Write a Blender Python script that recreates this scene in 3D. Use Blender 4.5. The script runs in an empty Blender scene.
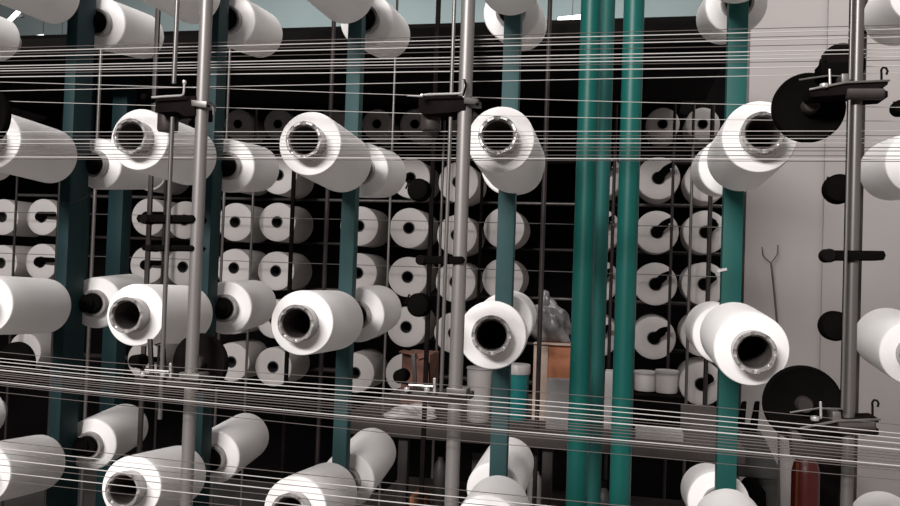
import bpy, bmesh, math, random
from mathutils import Vector, Matrix
random.seed(7)
S = bpy.context.scene
COL = S.collection
# ------------------------------------------------------------------ camera
F = 830.0
YAW, PITCH, ROLL = math.radians(11.9), math.radians(1.3), 0.034
CAM = Vector((0, 0, 1.5))
fwd = Vector((-math.sin(YAW)*math.cos(PITCH), math.cos(YAW)*math.cos(PITCH), math.sin(PITCH)))
r0 = Vector((math.cos(YAW), math.sin(YAW), 0)); u0 = r0.cross(fwd)
right = r0*math.cos(ROLL) + u0*math.sin(ROLL)
up = u0*math.cos(ROLL) - r0*math.sin(ROLL)
cd = bpy.data.cameras.new('camera'); cam = bpy.data.objects.new('camera', cd); COL.objects.link(cam)
m = Matrix((right, up, -fwd)).transposed().to_4x4(); m.translation = CAM
cam.matrix_world = m
cd.sensor_width = 36; cd.lens = 36*F/900; cd.clip_start = .05
S.camera = cam

def at(px, py, Y):
    """world point seen at that pixel, on the plane y = Y"""
    d = fwd + right*((px-450)/F) + up*((253-py)/F)
    return CAM + d*(Y/d.y)

# ------------------------------------------------------------------ materials
MATS = {}
def mat(name, col, rough=.6, metal=0., var=0., scale=20., bump=0., stretch=None, spec=.5, emit=None, estr=0.):
    m = bpy.data.materials.new(name); m.use_nodes = True
    nt = m.node_tree; b = nt.nodes['Principled BSDF']
    b.inputs['Base Color'].default_value = (*col, 1)
    b.inputs['Roughness'].default_value = rough; b.inputs['Metallic'].default_value = metal
    b.inputs['Specular IOR Level'].default_value = spec
    if emit:
        b.inputs['Emission Color'].default_value = (*emit, 1); b.inputs['Emission Strength'].default_value = estr
    if var or bump:
        tc = nt.nodes.new('ShaderNodeTexCoord'); mp = nt.nodes.new('ShaderNodeMapping')
        nt.links.new(tc.outputs['Object'], mp.inputs['Vector'])
        if stretch: mp.inputs['Scale'].default_value = stretch
        nz = nt.nodes.new('ShaderNodeTexNoise'); nz.inputs['Scale'].default_value = scale
        nz.inputs['Detail'].default_value = 5
        nt.links.new(mp.outputs['Vector'], nz.inputs['Vector'])
        if var:
            rp = nt.nodes.new('ShaderNodeValToRGB')
            rp.color_ramp.elements[0].position = .3; rp.color_ramp.elements[1].position = .7
            rp.color_ramp.elements[0].color = (*[c*(1-var) for c in col], 1)
            rp.color_ramp.elements[1].color = (*[min(1, c*(1+var)) for c in col], 1)
            nt.links.new(nz.outputs['Fac'], rp.inputs['Fac']); nt.links.new(rp.outputs['Color'], b.inputs['Base Color'])
        if bump:
            bp = nt.nodes.new('ShaderNodeBump'); bp.inputs['Strength'].default_value = bump; bp.inputs['Distance'].default_value = .002
            nt.links.new(nz.outputs['Fac'], bp.inputs['Height']); nt.links.new(bp.outputs['Normal'], b.inputs['Normal'])
    MATS[name] = m
    return m
def yarn_mat(name, col):
    m = mat(name, col, .85, spec=.15)
    nt = m.node_tree; b = nt.nodes['Principled BSDF']
    tc = nt.nodes.new('ShaderNodeTexCoord')
    w = nt.nodes.new('ShaderNodeTexWave'); w.wave_type = 'BANDS'; w.bands_direction = 'Z'
    w.inputs['Scale'].default_value = 160; w.inputs['Distortion'].default_value = 4; w.inputs['Detail'].default_value = 3
    n = nt.nodes.new('ShaderNodeTexNoise'); n.inputs['Scale'].default_value = 14; n.inputs['Detail'].default_value = 4
    nt.links.new(tc.outputs['Object'], w.inputs['Vector']); nt.links.new(tc.outputs['Object'], n.inputs['Vector'])
    rp = nt.nodes.new('ShaderNodeValToRGB')
    rp.color_ramp.elements[0].color = (*[c*.94 for c in col], 1); rp.color_ramp.elements[1].color = (*[min(1, c*1.03) for c in col], 1)
    nt.links.new(n.outputs['Fac'], rp.inputs['Fac']); nt.links.new(rp.outputs['Color'], b.inputs['Base Color'])
    bp = nt.nodes.new('ShaderNodeBump'); bp.inputs['Strength'].default_value = .12; bp.inputs['Distance'].default_value = .0006
    nt.links.new(w.outputs['Fac'], bp.inputs['Height']); nt.links.new(bp.outputs['Normal'], b.inputs['Normal'])
    return m
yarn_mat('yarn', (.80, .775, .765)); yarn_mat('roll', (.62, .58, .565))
mat('tube', (.25, .232, .225), .25, 0, var=.3, scale=40, bump=.2, spec=.8)
mat('bore', (.07, .06, .057), .5, 0, var=.3, scale=50, spec=.3)  # tube interior; the shade of the hollow is put into this colour
mat('core', (.05, .045, .045), .6)
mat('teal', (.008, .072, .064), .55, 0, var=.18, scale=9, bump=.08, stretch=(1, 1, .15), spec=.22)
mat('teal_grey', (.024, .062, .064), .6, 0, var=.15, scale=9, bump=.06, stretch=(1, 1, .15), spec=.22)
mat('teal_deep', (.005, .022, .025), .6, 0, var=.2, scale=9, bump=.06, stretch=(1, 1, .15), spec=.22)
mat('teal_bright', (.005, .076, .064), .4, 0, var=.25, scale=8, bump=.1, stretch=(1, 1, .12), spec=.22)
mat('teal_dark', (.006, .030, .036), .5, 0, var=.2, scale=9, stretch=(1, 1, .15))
mat('silver', (.19, .175, .17), .42, .35, var=.1, scale=30, stretch=(1, 1, .1))
mat('steel', (.13, .12, .115), .38, .5, var=.2, scale=30, stretch=(1, 1, .1))
mat('dark_steel', (.026, .020, .019), .5, 0, var=.25, scale=25, spec=.3)
mat('iron', (.008, .0062, .006), .5, 0, var=.3, scale=25, bump=.1, spec=.0)
mat('black', (.004, .0033, .0033), .6, 0, var=.2, scale=15, spec=.0)
mat('bright_metal', (.5, .48, .47), .3, .5)
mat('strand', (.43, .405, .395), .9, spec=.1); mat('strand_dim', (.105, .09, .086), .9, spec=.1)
mat('wall_paint', (.42, .385, .375), .85, 0, var=.04, scale=1.6, bump=.05)
mat('far_paint', (.285, .335, .335), .85, 0, var=.12, scale=.7)
mat('ceiling_paint', (.55, .55, .54), .9, 0, var=.04, scale=2)
mat('room_paint', (.09, .085, .083), .9, 0, var=.05, scale=2)
mat('floor_paint', (.16, .15, .145), .5, 0, var=.25, scale=2.5)
mat('dark_panel', (.006, .005, .005), .9, 0, var=.4, scale=3, spec=.05)
mat('bench_wood', (.045, .036, .032), .7, 0, var=.35, scale=14, bump=.15, stretch=(.3, 1, 1))
mat('cardboard', (.52, .20, .105), .85, 0, var=.25, scale=12, bump=.1)
mat('pale_card', (.45, .33, .27), .85, 0, var=.15, scale=12)
mat('rust_card', (.16, .07, .05), .85, 0, var=.45, scale=18)
mat('plastic_bag', (.12, .115, .115), .3, 0, var=.8, scale=30, bump=.6)
mat('white_plastic', (.46, .43, .42), .4, 0, var=.06, scale=10)
mat('teal_plastic', (.01, .15, .15), .35)
mat('paper', (.27, .255, .25), .8, 0, var=.1, scale=20)
mat('red_paint', (.075, .005, .004), .4, 0, var=.2, scale=8)
mat('orange_paint', (.12, .04, .012), .5)
mat('grey_cast', (.06, .057, .055), .55, .2, var=.3, scale=14, bump=.1)
mat('lamp_glow', (1, 1, 1), .5, emit=(1, .98, .95), estr=4)

# ------------------------------------------------------------------ mesh helpers
def new(): return bmesh.new()
def frame(d):
    d = d.normalized(); a = Vector((0, 0, 1)) if abs(d.z) < .9 else Vector((1, 0, 0))
    x = d.cross(a).normalized(); y = d.cross(x).normalized()
    return x, y, d
def lathe(bm, prof, n=32, o=Vector((0, 0, 0)), d=Vector((0, 0, 1)), mod=None, close=False):
    x, y, d = frame(d); rings = []
    for j, (r, z) in enumerate(prof):
        if r < 1e-6: rings.append([bm.verts.new(o + d*z)]); continue
        ring = []
        for i in range(n):
            a = 2*math.pi*i/n
            dz = mod(j, i) if mod else 0
            ring.append(bm.verts.new(o + d*(z+dz) + (x*math.cos(a) + y*math.sin(a))*r))
        rings.append(ring)
    pairs = list(zip(rings, rings[1:]))
    if close: pairs.append((rings[-1], rings[0]))
    for a, b in pairs:
        for i in range(n):
            k = (i+1) % n
            if len(a) == 1 and len(b) == 1: break
            if len(a) == 1: bm.faces.new((a[0], b[i], b[k]))
            elif len(b) == 1: bm.faces.new((a[i], b[0], a[k]))
            else: bm.faces.new((a[i], b[i], b[k], a[k]))
    return bm
def rod(bm, a, b, r, n=16, bev=0.):
    a, b = Vector(a), Vector(b); L = (b-a).length
    e = min(bev or r*.25, L*.3)
    return lathe(bm, [(0, 0), (r-e*.9, 0), (r, e), (r, L-e), (r-e*.9, L), (0, L)], n, a, b-a)
def wire(bm, pts, r, n=8):
    pts = [Vector(p) for p in pts]; rings = []
    x, y, _ = frame(pts[1]-pts[0])
    for i, p in enumerate(pts):
        d = (pts[min(i+1, len(pts)-1)] - pts[max(i-1, 0)]).normalized()
        x = (x - d*x.dot(d)).normalized(); y = d.cross(x)
        rings.append([bm.verts.new(p + (x*math.cos(2*math.pi*k/n) + y*math.sin(2*math.pi*k/n))*r) for k in range(n)])
    for a, b in zip(rings, rings[1:]):
        for i in range(n):
            k = (i+1) % n; bm.faces.new((a[i], a[k], b[k], b[i]))
    bm.faces.new(rings[0][::-1]); bm.faces.new(rings[-1])
    return bm
def box(bm, c, s, bev=0., rot=None):
    M = Matrix.Translation(Vector(c)) @ (rot.to_4x4() if rot else Matrix()) @ Matrix.Diagonal((*s, 1))
    r = bmesh.ops.create_cube(bm, size=1, matrix=M)
    if bev:
        es = list({e for v in r['verts'] for e in v.link_edges})
        bmesh.ops.bevel(bm, geom=es, offset=bev, segments=2, affect='EDGES', profile=.6)
    return bm
def prism(bm, pts, y0, y1, bev=0.):
    """outline in the XZ plane given depth from y0 to y1"""
    a = [bm.verts.new((p[0], y0, p[1])) for p in pts]; b = [bm.verts.new((p[0], y1, p[1])) for p in pts]
    n = len(pts); fs = [bm.faces.new(a), bm.faces.new(b[::-1])]
    for i in range(n):
        k = (i+1) % n; fs.append(bm.faces.new((a[i], b[i], b[k], a[k])))
    bmesh.ops.recalc_face_normals(bm, faces=fs)
    if bev:
        es = list({e for f in fs for e in f.edges}); bmesh.ops.bevel(bm, geom=es, offset=bev, segments=2, affect='EDGES', profile=.6)
    return bm
def mesh(name, bm, m, smooth=True):
    bmesh.ops.recalc_face_normals(bm, faces=bm.faces)
    me = bpy.data.meshes.new(name); bm.to_mesh(me); bm.free()
    me.materials.append(MATS[m])
    if smooth:
        me.shade_smooth(); me.set_sharp_from_angle(angle=math.radians(38))
    return me
def part(name, bm, m, parent, label=None, kind=None):
    """one mesh object under its thing; the bmesh is in world space"""
    if parent is not None: bmesh.ops.translate(bm, verts=bm.verts, vec=-WLOC[parent.name])
    me = mesh(name, bm, m); o = bpy.data.objects.new(name, me); COL.objects.link(o)
    if parent is not None:
        o.parent = parent; WLOC[o.name] = WLOC[parent.name]
    if label: o['label'] = label
    if kind: o['kind'] = kind
    return o
WLOC = {}
def tag(o, label, cat, group=None, kind=None):
    o['label'] = label; o['category'] = cat
    if group: o['group'] = group
    if kind: o['kind'] = kind
    return o
def thing(name, loc, label, cat, group=None):
    o = bpy.data.objects.new(name, None); COL.objects.link(o); o.location = loc; o.empty_display_size = .05
    WLOC[o.name] = Vector(loc)
    return tag(o, label, cat, group)
def solid(name, bm, m, label, cat, group=None, kind=None):
    """a thing that is one mesh; origin at the lowest middle"""
    xs = [v.co for v in bm.verts]
    c = Vector(((min(v.x for v in xs)+max(v.x for v in xs))/2, (min(v.y for v in xs)+max(v.y for v in xs))/2, min(v.z for v in xs)))
    bmesh.ops.translate(bm, verts=bm.verts, vec=-c)
    o = bpy.data.objects.new(name, mesh(name, bm, m)); COL.objects.link(o); o.location = c
    WLOC[o.name] = c
    return tag(o, label, cat, group, kind)
def struct(name, bm, m):
    o = bpy.data.objects.new(name, mesh(name, bm, m)); COL.objects.link(o); o['kind'] = 'structure'; return o
ORD = ['first', 'second', 'third', 'fourth', 'fifth', 'sixth', 'seventh', 'eighth', 'ninth', 'tenth', 'eleventh', 'twelfth', 'thirteenth', 'fourteenth', 'fifteenth', 'sixteenth']

# ------------------------------------------------------------------ setting
XL, XR, YN, YF, ZC = -9.0, 3.6, -4.0, 9.0, 5.0
struct('floor', box(new(), ((XL+XR)/2, (YN+YF)/2, -.05), (XR-XL, YF-YN, .1)), 'floor_paint')
struct('ceiling', box(new(), ((XL+XR)/2, (YN+YF)/2, ZC+.05), (XR-XL, YF-YN, .1)), 'room_paint')
struct('wall_far', box(new(), ((XL+XR)/2, YF+.05, ZC/2), (XR-XL, .1, ZC)), 'far_paint')
struct('wall_left', box(new(), (XL-.05, (YN+YF)/2, ZC/2), (.1, YF-YN, ZC)), 'room_paint')
struct('wall_right', box(new(), (XR+.05, (YN+YF)/2, ZC/2), (.1, YF-YN, ZC)), 'wall_paint')
struct('wall_front', box(new(), ((XL+XR)/2, YN-.05, ZC/2), (XR-XL, .1, ZC)), 'room_paint')
wx = at(745, 250, 4.5).x
struct('wall_back', box(new(), ((wx+XR)/2, 4.62, ZC/2), (XR-wx, .24, ZC)), 'wall_paint')
p0, p1 = at(822, 250, 4.5).x, at(858, 250, 4.5).x
struct('trim_1', box(new(), ((p0+p1)/2, 4.492, ZC/2), (p1-p0, .016, ZC), .006), 'wall_paint')   # pilaster

# plain black backdrop closing the view behind the racks
solid('backdrop_panel', box(new(), ((XL+wx)/2+.5, 5.45, 1.525), (wx-XL-.7, .06, 3.05)), 'dark_panel',
      'black backdrop panel standing behind the rear yarn racks', 'panel')
# dark beam over the rear rack; riser and cover added unseen to shade upper rolls
ze = at(440, 27, 2.6).z
cx0, cx1 = -4.2, at(735, 20, 2.6).x
cb = new(); box(cb, ((cx0+cx1)/2, 4.45, ze+.265), (cx1-cx0, 1.94, .03), .004); box(cb, ((cx0+cx1)/2, 3.05, ze-.03), (cx1-cx0, .9, .06), .004)
box(cb, ((cx0+cx1)/2, 3.48, ze+.11), (cx1-cx0, .03, .34), .004)
solid('shading_tray', cb, 'dark_panel',
      'black overhead beam extended as an added shading tray above the rear yarn rack', 'tray')

# far lamps
for (a, b, Y, r, lb) in (((9, 21), (20, 10), 7.5, .022, 'glowing strip lamp slanting at the top left corner'),
                         ((36, 38), (44, 37), 7.5, .028, 'small glowing lamp low at the top left, left one of two'),
                         ((55, 38), (63, 37), 7.5, .028, 'small glowing lamp low at the top left, right one of two'),
                         ((558, 21), (586, 18), 7.5, .035, 'glowing strip lamp at top between the green poles and bobbin')):
    A, B = at(*a, Y), at(*b, Y)
    t = thing('strip_lamp', (A+B)/2, lb, 'lamp', 'far strip lamps')
    part('tube', rod(new(), A, B, r, 12), 'lamp_glow', t)
    part('housing', box(new(), (A+B)/2 + Vector((0, r*1.6, 0)), (abs(B.x-A.x)+.04, r*.9, r*1.4), .005), 'grey_cast', t)
    part('suspension_wire', wire(new(), [(A+B)/2 + Vector((0, r*1.6, r*.6)), Vector(((A.x+B.x)/2, (A.y+B.y)/2+r*1.6, ZC-.002))], .004, 6), 'dark_steel', t)

# ------------------------------------------------------------------ yarn package prototypes (local +Z from holder to free end)
L = .24
PK = [(.034, 0), (.050, .0025), (.0615, .0048), (.0640, .006), (.0653, .0085), (.0657, .014), (.0655, .05), (.0648, .15), (.0636, .226), (.0632, .2300), (.0620, .2322), (.0600, .2330), (.050, .2352), (.034, .238)]
def notch(j, i): return -.0022 if j in (3, 4, 5) and i % 6 in (0, 1) else 0
TB = [(.0285, -.016), (.0335, -.017), (.0345, -.012), (.0355, .2655), (.0360, .2695), (.0345, .2715), (.0305, .2715), (.0285, .266)]
me_pkg = mesh('winding', lathe(new(), PK, 48, close=False), 'yarn')
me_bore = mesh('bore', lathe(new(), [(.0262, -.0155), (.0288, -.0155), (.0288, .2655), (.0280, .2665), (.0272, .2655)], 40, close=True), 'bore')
me_tube = mesh('tube', lathe(new(), TB, 48, mod=lambda j, i: (-.0045 if j in (5, 6) and i % 6 < 2 else 0), close=True), 'tube')
def package(o, d, label, group):
    q = d.normalized().to_track_quat('Z', 'Y')
    t = thing('yarn_package', o, label, 'yarn', group); t.rotation_mode = 'QUATERNION'; t.rotation_quaternion = q
    for nm, me in (('winding', me_pkg), ('tube', me_tube)):
        c = bpy.data.objects.new(nm, me); COL.objects.link(c); c.parent = t
    e = bpy.data.objects.new('bore', me_bore); COL.objects.link(e); e.parent = c; e['label'] = 'inside of the tube, darkened for shade'
    return t

# ------------------------------------------------------------------ posts with their packages
YP, YFA, YFR, YBN, YBF = 1.83, 1.52, 1.76, 1.89, 2.13
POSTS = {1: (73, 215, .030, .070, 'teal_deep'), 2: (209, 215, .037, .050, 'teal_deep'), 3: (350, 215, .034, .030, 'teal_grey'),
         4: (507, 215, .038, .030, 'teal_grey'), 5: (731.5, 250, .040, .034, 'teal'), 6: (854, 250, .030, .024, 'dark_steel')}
PD = {1: 'leftmost green post', 2: 'green post behind left silver pole', 3: 'green post left of middle silver pole',
      4: 'green post right of middle silver pole', 5: 'rightmost green post', 6: 'dark post by right silver pole'}
PL = {1: 'leftmost square green creel post, near the left photo edge', 2: 'square green creel post standing behind the left silver pole',
      3: 'square green creel post left of the middle silver pole', 4: 'square green creel post right of the middle silver pole',
      5: 'rightmost square green creel post, standing before the pale wall', 6: 'thin dark steel post close behind the right silver pole'}
RD = ['top row', 'second row', 'third row', 'bottom row']
FR = {1: [((-12, -33), (58, -2)), ((-9, 139), (54, 157)), ((-17, 305), (48, 306)), ((-20, 475), (42, 462))],
      2: [((140, -35), (197, -3)), ((138, 139), (192, 158)), ((134, 315), (188, 314)), ((130, 488), (181, 474))],
      3: [((308, -42), (348, -4)), ((309, 143), (344, 164)), ((301, 323), (336, 320)), ((294, 510), (330, 492))],
      4: [((490, -48), (513, -14)), ((500, 139), (515, 164)), ((492, 335), (497, 334)), ((486, 531), (499, 506))],
      5: [((750, -60), (736, -28)), ((760, 136), (740, 160)), ((752, 350), (733, 334)), ((748, 560), (727, 520))],
      6: [((926, -10), (894, 17)), ((922, 162), (890, 171)), ((916, 354), (885, 337)), ((908, 545), (880, 521))]}
BK = {0: [None, None, None, None],
      1: [((100, 23), (145, 37)), ((97, 164), (149, 167)), ((95, 303), (133, 296)), ((90, 445), (128, 425))],
      2: [((229, 20), (262, 35)), ((228, 166), (258, 169)), ((225, 308), (255, 303)), ((213, 458), (248, 435))],
      3: [((366, 20), (388, 36)), ((361, 170), (384, 174)), ((357, 315), (379, 309)), ((347, 481), (374, 450))],
      4: [((511, 12), (523, 27)), ((509, 167), (519, 170)), ((504, 322), (512, 315)), ((494, 492), (510, 460))],
      5: [((737, 3), (722, 19)), ((730, 166), (717, 171)), ((724, 335), (711, 327)), ((719, 503), (707, 489))]}
for k, (px, py, w, dp, m_) in POSTS.items():
    dk = .22 if k == 6 else 0
    b = at(px, py, YP+dk)
    t = thing('creel_post', (b.x, b.y, 0), PL[k], 'post', 'creel posts')
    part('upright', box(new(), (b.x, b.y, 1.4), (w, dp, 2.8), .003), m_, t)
    part('base_plate', box(new(), (b.x, b.y, .006), (.14, .14, .012), .002), 'dark_steel', t)
    for r in range(4):
        for side in ('F', 'B'):
            tab = FR.get(k) if side == 'F' else BK.get(k)
            if not tab: continue
            a, c = tab[r]
            if side == 'F':
                fa, ra = at(*a, YFA+dk), at(*c, YFR+dk); D = (fa-ra).normalized(); O = fa - D*.238
            else:
                na, fa = at(*a, YBN), at(*c, YBF); D = (fa-na).normalized(); O = na
            sgn = -1 if side == 'F' else 1
            package(O, D, ('white yarn package on %s of %s, %s' % ('front' if side == 'F' else 'rear', PD[k], RD[r])).replace('on front of', 'before the').replace('on rear of', 'behind the'),
                    'yarn packages on the creel posts')
            pp = Vector((b.x, b.y + sgn*dp/2, O.z - D.z*.05))
            h = new(); rod(h, pp - Vector((0, sgn*.004, 0)), O - D*.004, .0225, 16)
            rod(h, O - D*.02, O + D*.07, .0265, 20)
            rod(h, O + D*.07, O + D*.19, .007, 10)
            part('spindle_holder', h, 'black', t, 'black spindle holder')
    if k == 5:
        q = at(722, 270, YP-dp/2-.002)
        part('tape_tag', box(new(), q, (.020, .0015, .006), rot=Matrix.Rotation(math.radians(-12), 3, 'Y')), 'white_plastic', t, 'scrap of white tape')
# rear-side packages of the post just outside the left edge
for (c, n_) in (((4, 41), 'top row'), ((0, 160), 'second row'), ((-8, 293), 'third row'), ((-10, 412), 'bottom row')):
    fa = at(*c, YBF); D = Vector((.02, 1, 0)).normalized()
    package(fa - D*.24, D, 'white yarn package cut off at the left photo edge, rear one, ' + n_, 'yarn packages on the creel posts')

# rear green post and the round green poles
def pole(px, py, Y, r, m_, name, label, z1=3.2):
    b = at(px, py, Y)
    t = thing(name, (b.x, b.y, 0), label, 'pole')
    part('shaft', rod(new(), (b.x, b.y, 0), (b.x, b.y, z1), r, 24, .003), m_, t)
    part('base_flange', lathe(new(), [(0, 0), (r*2.4, 0), (r*2.4, .01), (r*1.1, .014), (r*1.05, .03), (0, .03)], 24, Vector((b.x, b.y, .0))), 'dark_steel', t)
    return t, b
pole(584, 250, 1.72, .0215, 'teal_bright', 'green_pole', 'thick round green pole right of centre, left one of the close pair', 2.9)
pole(600, 250, 2.15, .020, 'teal', 'green_pole', 'round dark green pole half hidden behind the thick green pole', 2.9)
pole(627, 250, 1.68, .0205, 'teal_bright', 'green_pole', 'bright round green pole standing alone right of the close pair', 2.9)
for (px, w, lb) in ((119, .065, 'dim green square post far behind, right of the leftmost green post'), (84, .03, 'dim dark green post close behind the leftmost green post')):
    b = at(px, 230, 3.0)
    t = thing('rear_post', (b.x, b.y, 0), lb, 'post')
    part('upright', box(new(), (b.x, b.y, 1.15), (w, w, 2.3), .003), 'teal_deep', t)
    part('base_plate', box(new(), (b.x, b.y, .006), (.14, .14, .012), .002), 'dark_steel', t)

# ------------------------------------------------------------------ silver guide poles with their fittings
YG = 1.30
SC = 1.40/F           # metres per pixel at the guide poles
def gp(px, py, dy=0.): return at(px, py, YG+dy)
def guide_pole(px, label, thin, thin_r, thin_gaps, flat, flat_r, flat_m, r, dyf=.5, sm='silver'):
    b = gp(px, 250)
    t = thing('guide_pole', (b.x, b.y, 0), label, 'pole', 'silver guide poles')
    part('shaft', rod(new(), (b.x, b.y, 0), (b.x, b.y, 2.6), r, 24, .002), sm, t)
    part('base_flange', lathe(new(), [(0, 0), (.04, 0), (.04, .01), (.014, .014), (.014, .03), (0, .03)], 24, Vector((b.x, b.y, 0))), 'dark_steel', t)
    c = gp(thin, 250, -.02)
    for (y0, y1) in thin_gaps:
        z0 = gp(thin, y1, -.02).z; z1 = gp(thin, y0, -.02).z
        part('guide_rod', rod(new(), (c.x, c.y, z0), (c.x, c.y, z1), thin_r, 12), 'steel', t)
    c = gp(flat, 250, dyf)
    part('rear_rod', box(new(), (c.x, c.y, 1.3), (flat_r*2, .008, 2.6), .001), flat_m, t)
    # ties that hold the rods to the shaft, in the frame of the pole
    for zz in (.25, 2.55):
        x0 = min(c.x, b.x)-.01; x1 = max(c.x, b.x)+.012
        part('tie_bar', box(new(), ((x0+x1)/2, b.y+dyf/2-.015, zz), (x1-x0, dyf+.05, .012), .002), 'iron', t)
    return t, b
g1, b1 = guide_pole(196.5, 'left silver guide pole crossing the bobbins', 167, .0038, ((-60, 84), (117, 420)), 148, .0052, 'dark_steel', .0108)
g2, b2 = guide_pole(460, 'middle silver guide pole left of centre bobbins', 446, .003, ((-60, 94), (117, 392)), 430, .005, 'iron', .0112)
g3, b3 = guide_pole(852.5, 'right silver guide pole before the pale wall', 846, .0022, ((-60, 80), (100, 410)), 847.5, .005, 'iron', .0084, .05, 'steel')

def X(px, py, dy=0.): 
    p = gp(px, py, dy); return (p.x, p.z)
def outl(bm, pts, y0, y1, bev=.0012): return prism(bm, [X(*p) for p in pts], YG+y0, YG+y1, bev)
def small_tensioner(dx, dy, label, pole_x):
    f = lambda x, y: (x+dx, y+dy)
    c = gp(*f(178, 112))
    t = thing('thread_tensioner', (c.x, c.y, c.z), label, 'tensioner', 'thread tensioners on the guide poles')
    part('bracket_plate', outl(new(), [f(158, 98), f(199, 97), f(199, 117), f(188, 118), f(180, 113), f(160, 114)], -.012, .05, .002), 'iron', t)
    h = new(); outl(h, [f(196.5, 102), f(212, 103.5), f(211.5, 110), f(197, 108)], -.019, .016)
    part('clamp_block', h, 'steel', t)
    q = gp(*f(208, 106), -.0195)
    part('clamp_screw', rod(new(), q + Vector((0, .004, 0)), q - Vector((0, .0015, 0)), .0022, 12), 'black', t)
    part('guide_wire', wire(new(), [gp(*f(152, 97.5), -.025), gp(*f(160, 96.8), -.025), gp(*f(181, 95.5), -.025), gp(*f(183.2, 94.5), -.025), gp(*f(183.8, 92), -.025), gp(*f(184.3, 83), -.025)], .0019, 8), 'bright_metal', t)
    part('ceramic_eye', lathe(new(), [(0, -.001), (.003, 0), (.0036, .003), (.003, .006), (0, .007)], 12, gp(*f(184.3, 84), -.025)), 'bright_metal', t)
    q = gp(*f(147, 98), -.02)
    part('knob', rod(new(), q - Vector((0, .012, 0)), q + Vector((0, .02, 0)), .0055, 16), 'black', t)
    w = new(); wire(w, [gp(*f(146, 98), .0), gp(*f(160, 100), .0)], .0022, 8); part('knob_arm', w, 'black', t)
    part('hook', wire(new(), [gp(*f(212, 107), -.012), gp(*f(213.5, 109), -.014), gp(*f(213.6, 115), -.014)], .0018, 8), 'steel', t)
    q = gp(*f(168, 122), .03)
    part('drum', lathe(new(), [(0, -.017), (.0165, -.017), (.018, -.014), (.018, .014), (.0165, .017), (0, .017)], 24, q), 'dark_steel', t)
    return t
small_tensioner(0, 0, 'dark thread tensioner with bright wire guide high on the left silver pole', 203)
def mid_tensioner(label):
    c = gp(445, 108)
    t = thing('thread_tensioner', (c.x, c.y, c.z), label, 'tensioner', 'thread tensioners on the guide poles')
    part('bracket_plate', outl(new(), [(420, 99), (430, 97), (463, 97), (468, 102), (467, 112), (452, 114), (425, 116), (420, 112)], -.012, .05, .002), 'iron', t)
    part('clamp_block', outl(new(), [(466, 99), (480, 101), (480, 107), (466, 106)], -.019, .016), 'dark_steel', t)
    q = gp(477, 104, -.0195)
    part('clamp_screw', rod(new(), q + Vector((0, .004, 0)), q - Vector((0, .0015, 0)), .0022, 12), 'black', t)
    part('guide_wire', wire(new(), [gp(421, 95.5, -.025), gp(428, 94.5, -.025), gp(460, 93.6, -.025), gp(462.2, 92.6, -.025), gp(462.8, 89, -.025), gp(463, 80, -.025)], .0019, 8), 'bright_metal', t)
    part('ceramic_eye', lathe(new(), [(0, -.004), (.0025, -.003), (.003, 0), (.0025, .003), (0, .004)], 16, gp(422, 95.5, -.03), Vector((0, -1, 0))), 'bright_metal', t)
    part('pin', wire(new(), [gp(407, 95.6, -.02), gp(422, 96.5, -.01)], .0014, 8), 'bright_metal', t)
    part('hook', wire(new(), [gp(463, 96, -.02), gp(466, 86, -.02), gp(464.5, 79.5, -.02), gp(462.8, 80, -.02)], .0017, 8), 'black', t)
    q = gp(431, 122, .02)
    part('drum', lathe(new(), [(0, -.014), (.015, -.014), (.0165, -.011), (.0165, .011), (.015, .014), (0, .014)], 24, q), 'dark_steel', t)
mid_tensioner('dark thread tensioner with bright wire guide high on the middle silver pole')

def low_tensioner(ox, oy, label, disc=None, extra=False):
    f = lambda x, y: (x+ox, y+oy)
    c = gp(*f(0, 8))
    t = thing('thread_tensioner', (c.x, c.y, c.z), label, 'tensioner', 'thread tensioners on the guide poles')
    part('bracket_plate', outl(new(), [f(-52, 6), f(16, 9), f(16, 15), f(6, 18), f(-52, 13)], -.014, .03, .001), 'dark_steel', t)
    part('clamp_block', outl(new(), [f(-6, 2), f(14, 4), f(13, 11), f(-6, 9)], -.02, .016), 'steel', t)
    part('guide_wire', wire(new(), [gp(*f(-46, 1), -.025), gp(*f(-36, 1.5), -.025), gp(*f(-22, 2.5), -.025)], .0017, 8), 'bright_metal', t)
    part('guide_pin', rod(new(), gp(*f(-20.5, 9), -.02), gp(*f(-20.5, -6), -.02), .0024, 10), 'bright_metal', t)
    for k, xx in enumerate((-48, -28)):
        part('ceramic_eye', lathe(new(), [(0, -.003), (.0042, -.002), (.005, .001), (.0042, .004), (0, .005)], 16, gp(*f(xx, 6), -.02)), 'bright_metal', t)
    part('tension_arm', outl(new(), [f(-44, -30), f(-40, -30), f(-38, 6), f(-42, 6)], -.0, .006), 'dark_steel', t)
    part('spring_wire', wire(new(), [gp(*f(-36, -24), .0), gp(*f(-30, -26), .0), gp(*f(-26, -20), .0), gp(*f(-25, 4), .0)], .0013, 8), 'black', t)
    q = gp(*f(-54, -8), -.01)
    part('knob', rod(new(), q - Vector((0, .012, 0)), q + Vector((0, .02, 0)), .011, 20), 'black', t)
    part('knob_arm', wire(new(), [gp(*f(-54, -2), -.002), gp(*f(-36, 2), -.002), gp(*f(-24, 8), -.002)], .0024, 8), 'dark_steel', t)
    if disc:
        q = gp(*disc, .055)
        part('disc', lathe(new(), [(0, .0), (.045, 0), (.050, -.002), (.0525, .003), (.0525, .009), (0, .012)], 48, q, Vector((0, 1, 0))), 'iron', t)
        part('disc_hub', lathe(new(), [(0, -.012), (.011, -.012), (.013, -.009), (.013, .0), (0, .0)], 20, q, Vector((0, 1, 0))), 'dark_steel', t)
    return t
low_tensioner(191, 369, 'thread tensioner with dark brown disc, low on the left silver pole', (199, 363))
low_tensioner(455, 384, 'thread tensioner with small bright eyes, low on the middle silver pole')

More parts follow.
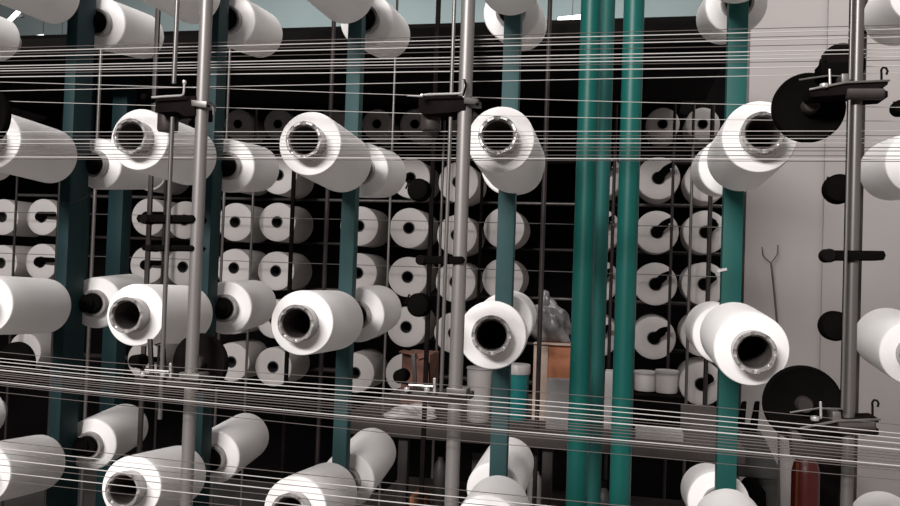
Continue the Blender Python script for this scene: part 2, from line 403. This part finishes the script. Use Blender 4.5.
def right_tensioner(oy, ox, label, upper):
    f = lambda x, y: (x+ox, y+oy)
    c = gp(*f(830, 100))
    t = thing('thread_tensioner', (c.x, c.y, c.z), label, 'tensioner', 'thread tensioners on the guide poles')
    q = gp(*((809, 107) if upper else (803, 404)), .045); R = .0535 if upper else .0575
    part('disc', lathe(new(), [(0, 0), (R-.008, 0), (R-.003, -.002), (R, .003), (R, .01), (0, .014)], 56, q, Vector((0, 1, 0))), 'black', t)
    part('disc_hub', lathe(new(), [(0, -.02), (.010, -.02), (.0125, -.016), (.0125, 0), (0, 0)], 24, q, Vector((0, 1, 0))), 'dark_steel', t)
    part('arm_plate', outl(new(), [f(806, 93), f(822, 90), f(840, 85.5), f(866, 84), f(884, 83.5), f(884, 87.5), f(876, 91), f(884, 94), f(884, 100), f(868, 101), f(850, 97), f(808, 100)], -.02, .03, .0015), 'iron', t)
    part('arm_edge', outl(new(), [f(806, 92), f(822, 88.5), f(842, 84.8), f(885, 83.2), f(885, 85.2), f(842, 87), f(822, 91), f(806, 94)], -.024, -.0205, .0006), 'steel', t)
    part('clamp_block', outl(new(), [f(838, 77), f(846, 77), f(847, 87), f(838, 87)], -.022, .012), 'steel', t)
    part('feeler_wire', wire(new(), [gp(*f(799, 80), -.02), gp(*f(812, 78), -.02), gp(*f(828, 75.8), -.02), gp(*f(850, 76.5), -.012)], .0014, 8), 'steel', t)
    part('ceramic_eye', lathe(new(), [(0, -.003), (.0055, -.002), (.0065, .001), (.0055, .004), (0, .005)], 16, gp(*f(824, 86.5), -.022)), 'bright_metal', t)
    part('guide_pin', rod(new(), gp(*f(830, 86), -.02), gp(*f(829.5, 69), -.02), .0018, 10), 'bright_metal', t)
    part('hook', wire(new(), [gp(*f(881.5, 86), -.015), gp(*f(881.5, 74), -.015), gp(*f(881.2, 70), -.015), gp(*f(883, 67.5), -.015), gp(*f(886, 68), -.015), gp(*f(887.6, 71), -.015), gp(*f(886.5, 74.5), -.015)], .0017, 8), 'iron', t)
    part('roller', rod(new(), gp(*f(846, 94), -.018), gp(*f(884, 94), -.018), .0085, 20), 'dark_steel', t)
    if upper:
        q = gp(843, 64, .05)
        part('backing_disc', lathe(new(), [(0, 0), (.031, 0), (.033, .003), (.033, .008), (0, .012)], 48, q, Vector((0, 1, 0))), 'iron', t)
        part('motor_box', outl(new(), [(821, 62), (850, 61), (850, 74), (821, 75)], .0, .045, .002), 'black', t)
        part('box_stud', rod(new(), gp(825, 62, .02), gp(824.6, 57, .02), .0026, 10), 'iron', t)
    else:
        part('under_box', outl(new(), [f(802, 100), f(858, 102), f(856, 128), f(804, 128)], .012, .04, .002), 'dark_steel', t)
    return t
right_tensioner(0, 0, 'thread tensioner with large black disc, high on the right silver pole', True)
right_tensioner(332.5, -9, 'thread tensioner with large black disc, low on the right silver pole', False)

def guide_bar(x0, x1, y, hpx, label, ends=None):
    c = gp((x0+x1)/2, y)
    t = thing('guide_bar', (c.x, c.y, c.z), label, 'bar', 'short black bars clamped across the silver poles')
    h = hpx/2
    part('bar', outl(new(), [(x0+2, y-h), (x1-2, y-h+.6), (x1, y), (x1-2, y+h), (x0+2, y+h), (x0, y)], -.016, .03, .002), 'black', t)
    part('collar', rod(new(), gp(x1-5, y+h*.9+1, 0), gp(x1-5, y-h*.9-1, 0), .014, 20), 'iron', t) if ends is None else None
    q = gp(x0+2, y, -.02)
    part('end_knob', rod(new(), q, q + Vector((0, .03, 0)), hpx*.6*SC, 20), 'iron', t)
    return t
guide_bar(141, 199, 219, 8, 'upper of two short black bars across the left silver pole', 1)
guide_bar(146, 198, 248, 6, 'lower of two short black bars across the left silver pole', 1)
guide_bar(418, 466, 260, 8, 'short black bar across the middle silver pole', 1)
guide_bar(828, 883, 255.5, 10, 'short black bar across the right silver pole', 1)
def stop_knob(x, y, r, Y, sx, label):
    q = at(x, y, Y); k = r*(Y*1.03)/F
    t = thing('spindle_knob', q, label, 'knob', 'black round spindle knobs')
    part('knob', lathe(new(), [(0, -.016), (k*.5, -.0155), (k*.86, -.012), (k, -.004), (k, .012), (k*.8, .018), (0, .018)], 32, q, Vector((0, 1, 0))), 'black', t)
    e = at(x+sx, y, Y+.03)
    part('stem', rod(new(), q + Vector((0, .012, 0)), e, .005, 12), 'iron', t)
    s = at(x - r*.8, y-r*.9, Y)
    part('lug', wire(new(), [at(x-r*.6, y-r*.6, Y), s, at(x-r*1.15, y-r*.1, Y)], .0016, 8), 'iron', t)
stop_knob(839, 189, 13.5, 1.40, 11, 'round black knob left of the right silver pole, upper one')
stop_knob(835, 326, 13.5, 1.40, 13, 'round black knob left of the right silver pole, lower one')
stop_knob(419, 190, 11.5, 1.38, 11, 'round black knob left of the middle silver pole, upper one')
stop_knob(900, 108, 7, 1.40, 12, 'small dark knob cut off at the right photo edge')
stop_knob(419, 305, 12, 1.38, 11, 'round black knob left of the middle silver pole, lower one')

# ------------------------------------------------------------------ rear rack and its rolls
YR = 3.6
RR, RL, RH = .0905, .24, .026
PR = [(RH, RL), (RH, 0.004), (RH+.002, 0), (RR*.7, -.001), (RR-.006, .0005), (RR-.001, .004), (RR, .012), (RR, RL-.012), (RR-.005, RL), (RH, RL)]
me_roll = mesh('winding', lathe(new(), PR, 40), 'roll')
me_core = mesh('core', lathe(new(), [(.0235, -.004), (.0262, -.004), (.0262, RL+.003), (.0235, RL+.003)], 24, close=True), 'core')
ROLLQ = Vector((0, 1, 0)).to_track_quat('Z', 'Y')
cols = [(2, [217, 263]), (42, [217, 262]), (148, [172, 217, 265, 312, 360]), (184, [220, 267, 314]), (235, [172, 222, 268, 315, 362]),
        (277, [175, 222, 271, 319, 367]), (359, [226, 273, 322, 373]), (409, [178, 228, 277, 327, 374]), (457, [182, 235, 282, 333]),
        (504, [228, 279]), (600, [176, 230, 281, 336]), (657, [178, 232, 284, 338]), (706, [180, 232, 284, 335, 384]), (28, [351])]
arms = []
for ci, (cx, rows) in enumerate(cols):
    for ri, y in enumerate(rows):
        q = at(cx + (222-y)*.028, y, YR)
        t = thing('yarn_roll', q, 'pale yarn roll behind the black disc near the left edge, just above the strands' if cx == 28 else 'pale yarn roll seen end on in rear rack, %s column from left, %s from top' % (ORD[ci], ORD[ri]), 'yarn', 'yarn rolls in the rear rack')
        t.rotation_mode = 'QUATERNION'; t.rotation_quaternion = ROLLQ
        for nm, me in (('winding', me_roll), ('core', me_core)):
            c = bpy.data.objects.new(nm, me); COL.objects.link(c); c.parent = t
        arms.append((cx, q))
YU = 4.65
for ci, cx in enumerate((150, 190, 235, 275, 330, 374, 412, 462, 505, 660, 700)):
    for ri, y in enumerate((124,)):
        q = at(cx + (222-y)*.028, y - (cx-450)*.0, YU)
        t = thing('yarn_roll', q, 'dim yarn roll in shaded upper rear rack, %s from left' % ORD[ci], 'yarn', 'dim yarn rolls in the upper rear rack')
        t.rotation_mode = 'QUATERNION'; t.rotation_quaternion = ROLLQ
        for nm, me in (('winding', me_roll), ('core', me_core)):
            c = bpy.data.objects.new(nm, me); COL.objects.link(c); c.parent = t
b = at(400, 250, YR-.06)
rack = thing('yarn_rack', (b.x, YR, 0), 'dark rear yarn rack of thin rods carrying the end-on rolls', 'rack')
rods_ = [(14, .006, 'dark_steel'), (57, .008, 'dark_steel'), (163, .006, 'dark_steel'), (251, .006, 'steel'), (291, .010, 'iron'), 
         (440, .006, 'steel'), (480, .007, 'iron'), (541, .005, 'steel'), (612, .007, 'dark_steel'), (671, .006, 'dark_steel'), (690, .006, 'steel'), (709, .009, 'dark_steel')]
RX = []
for (px, r, m_) in rods_:
    q = at(px, 250, YR-.1); RX.append((px, q.x))
    part('upright_rod', rod(new(), (q.x, q.y, 0), (q.x, q.y, 2.22), r, 12), m_, rack)
xa, xb = at(-30, 250, YR).x, at(738, 250, YR).x
for y, r in ((150, .008), (196, .008), (247, .008), (301, .008), (352, .008), (395, .012)):
    z = at(550, y, YR-.06).z
    part('cross_rail', rod(new(), (xa, YR+.32, z), (xb, YR+.32, z), r, 12), 'steel' if y in (196, 301) else 'dark_steel', rack)
for y in (222, 268):
    z = at(420, y-1, YR-.115).z
    part('thin_wire', rod(new(), (xa, YR-.115, z), (xb, YR-.115, z), .0016, 8), 'silver', rack)
for (cx, q) in arms:
    px, x = min(RX, key=lambda e: abs(e[0]-cx-12))
    a = new()
    rod(a, (q.x, q.y+.07, q.z), (q.x, q.y+.33, q.z), .0225, 16)
    if cx >= 600:
        rod(a, (q.x, q.y+.09, q.z), (q.x, q.y-.03, q.z), .0225, 16)
        rod(a, (q.x, q.y-.02, q.z), (q.x+.035, q.y-.05, q.z+.035), .017, 12)
        rod(a, (q.x+.03, q.y-.05, q.z+.037), (x, q.y-.09, q.z+.047), .011, 10)
    elif cx in (42, 148):
        rod(a, (q.x, q.y+.09, q.z), (q.x, q.y-.03, q.z), .0225, 16)
        rod(a, (q.x, q.y-.03, q.z+.012), (q.x+.11, q.y-.05, q.z+.012), .012, 12)
    part('spindle_arm', a, 'black', rack)

for px, py, r, m_, lb in ((99, 100, .006, 'steel', 'thin grey upright rod between the two leftmost green posts'), (228, 100, .0045, 'steel', 'thin grey upright rod just right of the left silver pole'),
                      (331, 100, .007, 'dark_steel', 'dark upright rod left of the third green post'), (547, 100, .007, 'dark_steel', 'dark upright rod between fourth green post and thick green pole'), (392, 150, .004, 'steel', 'thin grey upright rod right of the third green post')):
    q = at(px, py, 2.5)
    solid('upright_rod', rod(new(), (q.x, 2.5, 0), (q.x, 2.5, 2.7), r, 12), m_, lb, 'rod')
q = at(15, 362, YG+.045)
t = thing('thread_tensioner', q, 'black tensioner disc near the left photo edge, above the strands, hiding a roll', 'tensioner', 'thread tensioners on the guide poles')
part('disc', lathe(new(), [(0, 0), (.030, 0), (.035, -.002), (.037, .003), (.037, .01), (0, .014)], 56, q, Vector((0, 1, 0))), 'black', t)
part('arm_plate', box(new(), q + Vector((-.06, .01, .0)), (.12, .02, .02), .002), 'black', t)
q = at(-19, 116, YG+.045)
t = thing('thread_tensioner', q, 'black tensioner disc cut off at the left photo edge, before the second row package', 'tensioner', 'thread tensioners on the guide poles')
part('disc', lathe(new(), [(0, 0), (.050, 0), (.055, -.002), (.058, .003), (.058, .01), (0, .014)], 56, q, Vector((0, 1, 0))), 'black', t)
part('arm_plate', box(new(), q + Vector((-.06, -.03, .02)), (.12, .04, .02), .002), 'iron', t)

# ------------------------------------------------------------------ workbench and what stands on it
zb = at(450, 428, 2.4).z
bx0, bx1 = at(372, 420, 2.8).x, at(728, 420, 2.8).x
bench = thing('workbench', ((bx0+bx1)/2, 2.8, 0), 'dark brown workbench behind the lower strands, cluttered with boxes and pails', 'bench')
part('top', box(new(), ((bx0+bx1)/2, 2.8, zb-.02), (bx1-bx0, .8, .04), .004), 'bench_wood', bench)
part('lower_shelf', box(new(), ((bx0+bx1)/2, 2.8, .69), (bx1-bx0-.04, .7, .02), .003), 'bench_wood', bench)
for px in (404, 548, 716):
    for yy in (2.45, 3.15):
        x = at(px, 450, 2.45).x
        part('leg', box(new(), (x, yy, (zb-.04)/2), (.03, .03, zb-.04), .002), 'dark_steel', bench)
def zat(px, py, Y): return at(px, py, Y).z
def px2(w, Y): return w*Y*.99/F
# cardboard box with pale flap, dark corner
def bxx(name, x0, x1, ytop, Y, dep, m_, label, cat, z0=zb, bev=.002, parts=True):
    A, B = at(x0, ytop, Y), at(x1, ytop, Y)
    t = thing(name, ((A.x+B.x)/2, Y+dep/2, z0), label, cat)
    part('body', box(new(), ((A.x+B.x)/2, Y+dep/2, (z0+A.z)/2), (B.x-A.x, dep, A.z-z0), bev), m_, t)
    return t, A, B
t, A, B = bxx('cardboard_box', 535, 577, 344, 2.62, .16, 'cardboard', 'orange brown cardboard box on the bench under the crumpled bag', 'box')
part('pale_side', box(new(), (A.x+.02, 2.616, (zb+A.z)/2), (.045, .004, A.z-zb-.004), .001), 'pale_card', t, 'pale faded cardboard side')
part('flap', box(new(), ((A.x+B.x)/2, 2.625, A.z+.003), (B.x-A.x+.006, .05, .004), .001), 'pale_card', t)
boxtop = A.z
t, A, B = bxx('brown_box', 402, 430, 353, 2.66, .14, 'rust_card', 'rust brown box on the bench left of the middle silver pole', 'box')
part('flap', box(new(), (A.x+.025, 2.65, A.z+.004), (.05, .06, .004), .001, Matrix.Rotation(.15, 3, 'Y')), 'rust_card', t)
# crumpled bag
def blob(bm, c, r, seed, amp=.35, sq=(1, 1, 1), sub=3):
    rng = random.Random(seed); res = bmesh.ops.create_icosphere(bm, subdivisions=sub, radius=1)
    ks = [(Vector((rng.uniform(-1, 1), rng.uniform(-1, 1), rng.uniform(-1, 1)))*rng.uniform(2, 7), rng.uniform(0, 6), rng.uniform(.3, 1)) for _ in range(9)]
    for v in res['verts']:
        s = sum(a*math.sin(k.dot(v.co)+p) for k, p, a in ks)/9
        v.co = v.co*(1+amp*s*2)
        v.co = Vector((v.co.x*sq[0], v.co.y*sq[1], v.co.z*sq[2]))*r + Vector(c)
    return bm
c = at(552, 322, 2.70)
bag = new(); blob(bag, (c.x, 2.70, boxtop+.062), .06, 4, .45, (.95, .8, 1.15), 4)
for v in bag.verts: v.co.z = max(v.co.z, boxtop+.006)
for v in bag.verts:
    k = max(0, 1-(v.co.z-boxtop)/.06); v.co.x = c.x+(v.co.x-c.x)*(1+.4*k)
tb = thing('plastic_bag', (c.x, 2.70, boxtop+.006), 'crumpled greyish plastic bag lying on top of the cardboard box', 'bag')
part('pouch', bag, 'plastic_bag', tb)
tw = new(); blob(tw, (c.x-.022, 2.69, boxtop+.135), .022, 9, .5, (.7, .7, 1.6)); part('knot', tw, 'plastic_bag', tb)
# pails, cups and cans
def pail(x, ytop, Y, rpx, body, lid, label, name='plastic_pail', cat='pail', z0=zb, lidh=.014, taper=.9):
    q = at(x, ytop, Y); r = px2(rpx, Y); h = q.z - z0
    t = thing(name, (q.x, Y, z0), label, cat)
    part('body', lathe(new(), [(0, 0), (r*taper*.96, 0), (r*taper, .004), (r, h-lidh), (r*1.03, h-lidh+.001), (0, h-lidh+.001)], 32, Vector((q.x, Y, z0))), body, t)
    part('lid', lathe(new(), [(0, h-lidh), (r*1.06, h-lidh), (r*1.08, h-lidh+.003), (r*1.08, h-.003), (r*1.03, h), (0, h)], 32, Vector((q.x, Y, z0))), lid, t)
    return t
pail(518, 364, 2.62, 12, 'teal_plastic', 'white_plastic', 'green plastic pail with a white lid on the bench', lidh=.03)
pail(480, 367, 2.55, 13, 'white_plastic', 'paper', 'grey white plastic cup on the bench beside the middle silver pole', 'plastic_cup', 'cup', lidh=.006)
# tray with two cans
T0 = at(632, 392, 2.60); T1 = at(681, 392, 2.60)
tray = thing('black_tray', ((T0.x+T1.x)/2, 2.66, zb), 'black box tray on the bench carrying two pale cans', 'tray')
part('tray_body', box(new(), ((T0.x+T1.x)/2, 2.66, (zb+T0.z)/2), (T1.x-T0.x, .14, T0.z-zb), .003), 'black', tray)
part('tray_rim', box(new(), ((T0.x+T1.x)/2, 2.588, T0.z-.004), (T1.x-T0.x+.006, .006, .008), .001), 'iron', tray)
pail(646, 371, 2.66, 11, 'white_plastic', 'paper', 'pale plastic can on the black tray, left of two', 'plastic_can', 'can', z0=T0.z, lidh=.008, taper=.98)
pail(667, 370, 2.64, 10.5, 'white_plastic', 'paper', 'pale plastic can on the black tray, right of two', 'plastic_can', 'can', z0=T0.z, lidh=.012, taper=.98)
A, B = at(636, 406, 2.46), at(684, 406, 2.46)
solid('paper_stack', box(new(), ((A.x+B.x)/2, 2.49, zb+.012), (B.x-A.x, .1, .024), .002), 'paper', 'pale paper stack at the bench front edge below the black tray', 'paper')
A, B = at(547, 379, 2.5), at(578, 379, 2.5)
solid('grey_carton', box(new(), ((A.x+B.x)/2, 2.52, (zb+A.z)/2), (B.x-A.x, .05, A.z-zb), .003), 'paper', 'small grey carton on the bench in front of the orange brown box', 'carton')
A, B = at(605, 372, 2.55), at(622, 372, 2.55)
solid('white_carton', box(new(), ((A.x+B.x)/2, 2.6, (zb+A.z)/2), (B.x-A.x, .07, A.z-zb), .003), 'white_plastic', 'small white carton on the bench between the green poles', 'carton')
fl = new(); c = at(414, 395, 2.52); blob(fl, (c.x, 2.52, zb+.012), .034, 21, .8, (2.1, .9, .8), 4)
for v in fl.verts: v.co.z = max(v.co.z, zb+.001)
solid('yarn_waste', fl, 'white_plastic', 'small tangled heap of white yarn waste on the bench', 'yarn waste', None, 'stuff')
# things on the lower shelf
def bottle(x, ytop, Y, rpx, m_, label, capm='iron'):
    q = at(x, ytop, Y); r = px2(rpx, Y); z0 = .70; h = q.z-z0
    t = thing('plastic_bottle', (q.x, Y, z0), label, 'bottle', 'bottles under the bench')
    part('body', lathe(new(), [(0, 0), (r*.94, 0), (r, .006), (r, h*.66), (r*.8, h*.78), (r*.42, h*.84), (r*.42, h*.9), (0, h*.9)], 24, Vector((q.x, Y, z0))), m_, t)
    part('cap', lathe(new(), [(0, h*.88), (r*.5, h*.88), (r*.5, h*.995), (r*.42, h), (0, h)], 20, Vector((q.x, Y, z0))), capm, t)
bottle(441, 447, 2.6, 7, 'grey_cast', 'grey bottle under the bench just left of the middle silver pole')
bottle(536, 462, 2.6, 8, 'paper', 'pale bottle under the bench right of the fourth green post')
bottle(604, 480, 2.6, 8, 'grey_cast', 'grey bottle under the bench behind the thick green poles')
A, B = at(409, 497, 2.55), at(424, 497, 2.55)
solid('orange_carton', box(new(), ((A.x+B.x)/2, 2.6, (.70+A.z)/2), (B.x-A.x, .08, A.z-.70), .002), 'cardboard', 'small orange carton under the bench at the bottom edge', 'carton')
A, B = at(470, 455, 2.6), at(490, 455, 2.6)
solid('grey_carton', box(new(), ((A.x+B.x)/2, 2.68, (.70+A.z)/2), (B.x-A.x, .08, A.z-.70), .002), 'grey_cast', 'tall grey carton under the bench right of the middle silver pole', 'carton')

# ------------------------------------------------------------------ by the pale wall
fk = thing('wire_fork', at(777, 330, 4.44), 'thin two pronged wire fork leaning upright against the pale wall', 'tool')
a_ = lambda x, y: at(x, y, 4.44)
foot = a_(783, 420); foot = Vector((foot.x, 4.40, .004))
part('stem', wire(new(), [a_(771, 262), a_(774, 290), a_(777, 322), foot], .005, 8), 'steel', fk)
part('prong', wire(new(), [a_(771, 263), a_(766, 259), a_(763, 255), a_(762, 247)], .0032, 8), 'steel', fk)
part('prong', wire(new(), [a_(771, 263), a_(775, 258), a_(777.5, 254), a_(778, 245)], .0032, 8), 'steel', fk)
# red cylinder
q = at(806, 456, 3.4); r = px2(12.5, 3.4)
t = thing('gas_cylinder', (q.x, 3.4, 0), 'dark red cylinder at bottom right before the pale wall', 'cylinder')
part('body', lathe(new(), [(0, 0), (r*.95, 0), (r, .01), (r, q.z-.06), (r*.85, q.z-.025), (r*.45, q.z), (0, q.z)], 32, Vector((q.x, 3.4, 0))), 'red_paint', t)
part('valve', rod(new(), (q.x, 3.4, q.z-.004), (q.x, 3.4, q.z+.05), .018, 16), 'iron', t)
part('strap', box(new(), (q.x-r*.72, 3.4-r*.72, .42), (.012, .006, .8), .001, Matrix.Rotation(.78, 3, 'Z')), 'orange_paint', t, 'narrow orange strip')
# grey machine with clamp levers
A, B = at(736, 424, 3.0), at(776, 470, 3.0)
t = thing('machine_head', ((A.x+B.x)/2, 3.0, 0), 'grey machine head with two black clamp levers beside the rightmost green post', 'machine')
part('housing', prism(new(), [(A.x, A.z-.02), (A.x+.03, A.z), (A.x+.07, A.z-.005), (B.x-.02, B.z+.06), (B.x, B.z+.02), (B.x, B.z-.02), (A.x, B.z-.02)], 2.94, 3.06, .006), 'grey_cast', t)
part('pedestal', rod(new(), (B.x-.035, 3.0, 0), (B.x-.035, 3.0, B.z), .045, 28), 'grey_cast', t)
part('neck', lathe(new(), [(0, 0), (.055, 0), (.05, .06), (.018, .1), (0, .1)], 24, Vector((A.x+.04, 2.93, B.z-.12))), 'black', t)
for x0, x1 in ((744, 740), (757, 753)):
    part('clamp_lever', prism(new(), [(at(x0-2, 402, 2.95).x, at(x0, 402, 2.95).z), (at(x0+2, 401, 2.95).x, at(x0, 401, 2.95).z), (at(x1+4, 424, 2.95).x, at(x1, 426, 2.95).z), (at(x1-3, 424, 2.95).x, at(x1, 426, 2.95).z)], 2.93, 2.96, .002), 'black', t)
part('clamp_jaw', box(new(), at(748, 428, 2.94), (.05, .05, .018), .003), 'black', t)
# black cabinet at lower right behind the pole
A, B = at(819, 455, 3.9), at(846, 455, 3.9)
solid('dark_cabinet', box(new(), ((A.x+B.x)/2, 4.0, A.z/2), (B.x-A.x, .2, A.z), .004), 'iron', 'narrow black cabinet against the pale wall behind the right silver pole', 'cabinet')

# ------------------------------------------------------------------ the strands
def strand(pts, r, m_, label, group, Y=1.24):
    P = [at(x, y, Y) for x, y in pts]; out = []
    if pts[0][0] == XS0:      # the strands run on past the frame
        P = [P[0] + (P[0]-P[1]).normalized()*.9] + P + [P[-1] + (P[-1]-P[-2]).normalized()*.9]
    for i in range(len(P)-1):
        a = P[max(i-1, 0)]; b, c = P[i], P[i+1]; d = P[min(i+2, len(P)-1)]
        for k in range(6):
            s = k/6
            out.append(.5*((2*b) + (-a+c)*s + (2*a-5*b+4*c-d)*s*s + (-a+3*b-3*c+d)*s**3))
    out.append(P[-1]); r *= .86
    solid('yarn_strand', wire(new(), out, r, 6), m_, label, 'strand', group)
def sheet(lines, where, Y):
    for i, (pts, r, m_) in enumerate(lines):
        strand(pts, r, m_, 'thin %s yarn strand, %s from top in the %s' % ('pale' if m_ == 'strand' else 'greyish', ORD[i] if i < len(ORD) else 'last', where), 'strands of the ' + where, Y + .004*i)
XS0, XS1 = -90, 990
def ln(y0, y1, sag=0.):
    f = lambda x: y0 + (y1-y0)*x/900
    return [(XS0, f(XS0)), (220, f(220)+sag), (450, f(450)+sag), (680, f(680)+sag), (XS1, f(XS1))]
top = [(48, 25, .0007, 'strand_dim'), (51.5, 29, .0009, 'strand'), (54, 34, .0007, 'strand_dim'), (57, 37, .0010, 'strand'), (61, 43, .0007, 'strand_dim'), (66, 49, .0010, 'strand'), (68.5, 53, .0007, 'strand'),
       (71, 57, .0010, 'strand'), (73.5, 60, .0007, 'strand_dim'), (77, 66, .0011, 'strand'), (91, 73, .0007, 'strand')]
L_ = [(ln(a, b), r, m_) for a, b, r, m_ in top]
L_.append(([(XS0, 80), (0, 82), (220, 88.5), (450, 96.5), (670, 103), (XS1, 109)], .0006, 'strand'))
L_.append(([(XS0, 98), (0, 101), (220, 107.5), (450, 114.5), (670, 119), (XS1, 122)], .0006, 'strand'))
sheet(L_, 'sheet across the top', 1.325)
mid = [(132, 131, .0007, 'strand'), (136, 135.5, .0006, 'strand_dim'), (139.5, 138.5, .0007, 'strand'), (143.5, 143, .0007, 'strand'), (146.5, 147.5, .0008, 'strand_dim'), (149.5, 151, .0008, 'strand_dim'), (154, 156, .0008, 'strand_dim'), (157, 159.5, .0011, 'strand'), (159, 161.5, .0007, 'strand_dim')]
sheet([(ln(a, b), r, m_) for a, b, r, m_ in mid], 'second sheet above centre', 1.322)
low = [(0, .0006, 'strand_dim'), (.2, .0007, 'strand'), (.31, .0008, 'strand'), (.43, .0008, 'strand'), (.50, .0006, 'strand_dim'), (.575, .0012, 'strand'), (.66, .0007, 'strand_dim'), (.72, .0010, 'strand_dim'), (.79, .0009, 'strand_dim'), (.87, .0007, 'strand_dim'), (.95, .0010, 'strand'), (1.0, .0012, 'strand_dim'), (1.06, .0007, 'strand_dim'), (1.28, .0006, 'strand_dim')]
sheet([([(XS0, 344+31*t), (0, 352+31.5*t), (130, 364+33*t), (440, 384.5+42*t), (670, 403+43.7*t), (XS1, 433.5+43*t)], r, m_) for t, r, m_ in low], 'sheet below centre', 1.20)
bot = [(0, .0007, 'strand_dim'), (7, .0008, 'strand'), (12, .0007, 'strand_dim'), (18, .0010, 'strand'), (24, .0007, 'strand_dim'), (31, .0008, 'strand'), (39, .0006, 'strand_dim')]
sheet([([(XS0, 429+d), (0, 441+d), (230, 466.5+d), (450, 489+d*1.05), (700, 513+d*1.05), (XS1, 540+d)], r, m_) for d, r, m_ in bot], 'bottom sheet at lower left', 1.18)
# loose yarn tail hanging below the leftmost post's package
strand([(95, 190), (86, 197), (76, 202), (64, 203), (52, 199)], .0006, 'strand_dim', 'loose yarn tail drooping across the leftmost green post', 'loose yarn tails', 1.79)

# ------------------------------------------------------------------ light
def area(name, loc, target, sx, sy, power, col=(1, 1, 1)):
    ld = bpy.data.lights.new(name, 'AREA'); ld.shape = 'RECTANGLE'; ld.size = sx; ld.size_y = sy; ld.energy = power; ld.color = col
    o = bpy.data.objects.new(name, ld); COL.objects.link(o); o.location = loc
    o.rotation_euler = (Vector(target)-Vector(loc)).to_track_quat('-Z', 'Y').to_euler()
    return o
area('aisle_lamp', (-1.5, -2.9, 3.6), (-.3, 2.2, 1.4), 2.2, .6, 385, (1, .97, .95))
area('ceiling_lamp', (-.4, .9, 4.8), (-.4, 1.2, 0), 3.6, .6, 88, (1, .98, .97))
area('far_lamp', (-2.0, 6.6, 4.8), (-2.0, 8.0, 2), 7.0, .5, 170, (.95, 1, 1))
area('wall_wash_light', (1.5, 3.7, 4.85), (1.2, 4.2, 2.0), 1.4, .3, 38, (1, .97, .95))  # unseen light added near the wall top for a gradient down the wall
w = bpy.data.worlds.new('world'); S.world = w; w.use_nodes = True
w.node_tree.nodes['Background'].inputs['Color'].default_value = (.5, .52, .54, 1); w.node_tree.nodes['Background'].inputs['Strength'].default_value = .1
S.view_settings.view_transform = 'Standard'; S.view_settings.look = 'None'; S.view_settings.gamma = 1; S.view_settings.exposure = 0.0
S.view_settings.use_curve_mapping = False
S.cycles.use_denoising = True
